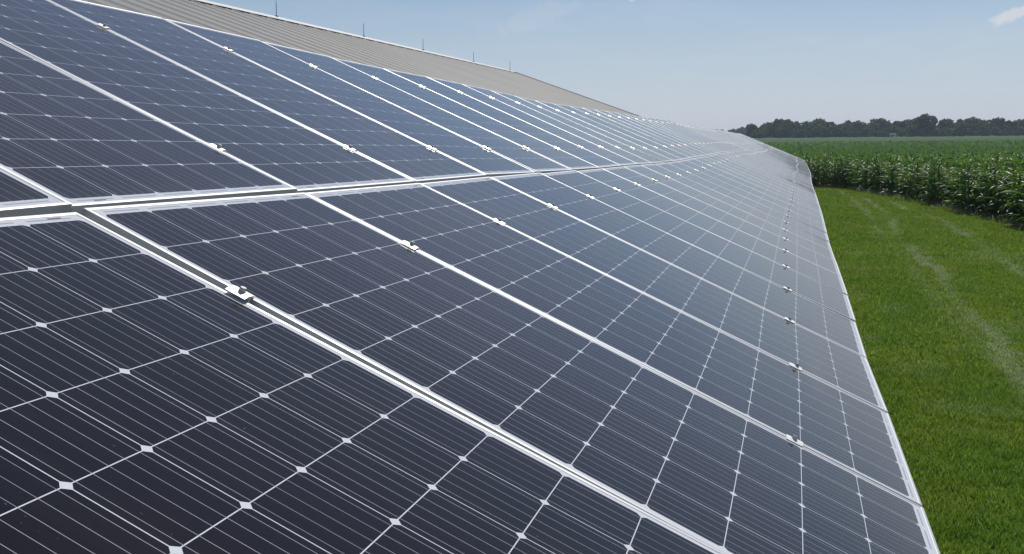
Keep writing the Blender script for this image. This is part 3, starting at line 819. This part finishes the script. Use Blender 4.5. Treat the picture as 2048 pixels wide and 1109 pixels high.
# ------------------------------------------------------------------ barn behind the array
MAT_ROOF = simple_mat('ribbed_steel_roof', (0.415, 0.405, 0.385), .62, .0, .06, .35, .2)
MAT_TRIM = simple_mat('roof_trim', (0.40, 0.42, 0.44), .5, .0)
MAT_RAKE = simple_mat('rake_trim', (0.16, 0.18, 0.20), .5, .0)
MAT_SIDING = simple_mat('barn_siding', (0.42, 0.40, 0.36), .6, 0, .05, 1)
RX, RZ = -14.15, 6.58; PT = math.tan(math.radians(20.0)); Y0, Y1 = -12.0, 51.2; HALF = 7.3
EZ = RZ - HALF * PT
barn = empty('barn', (RX, (Y0 + Y1) / 2, 0)); tag(barn, 'long barn with grey ribbed metal roof rising behind the solar array', 'barn')
YC = (Y0 + Y1) / 2
def roof_slope(sgn):
    ys_, zs_ = [], []; yv = Y0
    while yv < Y1 - .01:
        for i in range(3):
            hh = .045 if i == 0 else .026
            for dy, h in ((0, 0), (.022, hh), (.05, hh), (.072, 0)):
                ys_.append(yv + i * .3048 + dy); zs_.append(h)
        yv += .9144
    ys_ = np.array(ys_); zs_ = np.array(zs_); k = ys_ <= Y1; ys_, zs_ = ys_[k], zs_[k]; n = len(ys_)
    nxs = 10; V = []
    for j in range(nxs):
        t = j / (nxs - 1); x = t * HALF; z = RZ - x * PT
        V.append(np.stack([np.full(n, sgn * x), ys_ - YC, zs_ + z], 1))
    V = np.concatenate(V); i = np.arange(n - 1); Q = []
    for j in range(nxs - 1): Q.append(np.stack([i + j * n, i + 1 + j * n, i + 1 + (j + 1) * n, i + (j + 1) * n], 1))
    return V, np.concatenate(Q)
for sgn in (1, -1):
    V, Q = roof_slope(sgn); link('roof', arr_mesh('roof', V, Q, MAT_ROOF), barn)
mb = MB(); mb.quadstrip([[(-.22, y_, RZ - .22 * PT + .055), (0, y_, RZ + .085), (.22, y_, RZ - .22 * PT + .055), (0, y_, RZ + .045)] for y_ in (Y0 - YC, Y1 - YC + .05)]); link('ridge_cap', mb.mesh('ridge_cap', MAT_TRIM), barn)
for sgn in (1, -1):
    mb = MB(); mb.quadstrip([[(sgn * x_, y_, RZ - x_ * PT + dz) for y_, dz in ((Y1 - YC, .075), (Y1 - YC + .09, .075), (Y1 - YC + .09, -.16), (Y1 - YC, -.16))] for x_ in (.0, HALF)]); link('rake_trim', mb.mesh('rake_trim', MAT_RAKE), barn)
mb = MB(); wx_ = HALF - .35
for sgn in (1, -1): mb.box(sgn * wx_ - .08, sgn * wx_ + .08, Y0 - YC + .3, Y1 - YC - .3, 0, RZ - (wx_ + .08) * PT - .03)
for y_ in (Y0 - YC + .2, Y1 - YC - .3):
    mb.quadstrip([[(-wx_, y_, 0), (wx_, y_, 0), (wx_, y_, RZ - wx_ * PT - .05), (0, y_, RZ - .05), (-wx_, y_, RZ - wx_ * PT - .05)], [(-wx_, y_ + .1, 0), (wx_, y_ + .1, 0), (wx_, y_ + .1, RZ - wx_ * PT - .05), (0, y_ + .1, RZ - .05), (-wx_, y_ + .1, RZ - wx_ * PT - .05)]])
link('wall', mb.mesh('wall', MAT_SIDING), barn)
MAT_ROD = simple_mat('rod_metal', (.24, .27, .31), .5, .6)
RODLAB = ['nearest and tallest-looking lightning rod on the barn ridge', 'second lightning rod from the left on the barn ridge', 'middle one of the five lightning rods on the barn ridge', 'lightning rod on the ridge just before the last one', 'last lightning rod at the far end of the barn ridge']
for i, yv in enumerate((26.42, 32.45, 38.15, 44.65, 50.75)):
    rd = empty('lightning_rod', (RX, yv, RZ + .075)); tag(rd, RODLAB[i], 'lightning rod', 'lightning rods along the barn ridge')
    mb = MB(); mb.tube([(0, 0, .04), (0, 0, .40), (0, 0, .46)], [.011, .009, .003], 8); link('rod', mb.mesh('rod', MAT_ROD), rd)
    mb = MB(); mb.tube([(0, 0, 0), (0, 0, .04), (0, 0, .055)], [.045, .04, .02], 10); link('base', mb.mesh('base', MAT_ROD), rd)

# ------------------------------------------------------------------ air
if HAZE > 0:
    hz = MB(); hz.box(-700, 500, -60, 1100, -1.0, 17.0)
    me = hz.mesh('haze', None); mh = bpy.data.materials.new('haze'); mh.use_nodes = True; nt = mh.node_tree
    nt.nodes.remove(nt.nodes['Principled BSDF']); pv = nt.nodes.new('ShaderNodeVolumePrincipled')
    pv.inputs['Color'].default_value = (.70, .82, 1.0, 1); pv.inputs['Density'].default_value = HAZE
    pv.inputs['Anisotropy'].default_value = 0.2
    nt.links.new(pv.outputs[0], nt.nodes['Material Output'].inputs['Volume']); me.materials.append(mh)
    ho = link('haze', me); tag(ho, kind='stuff')
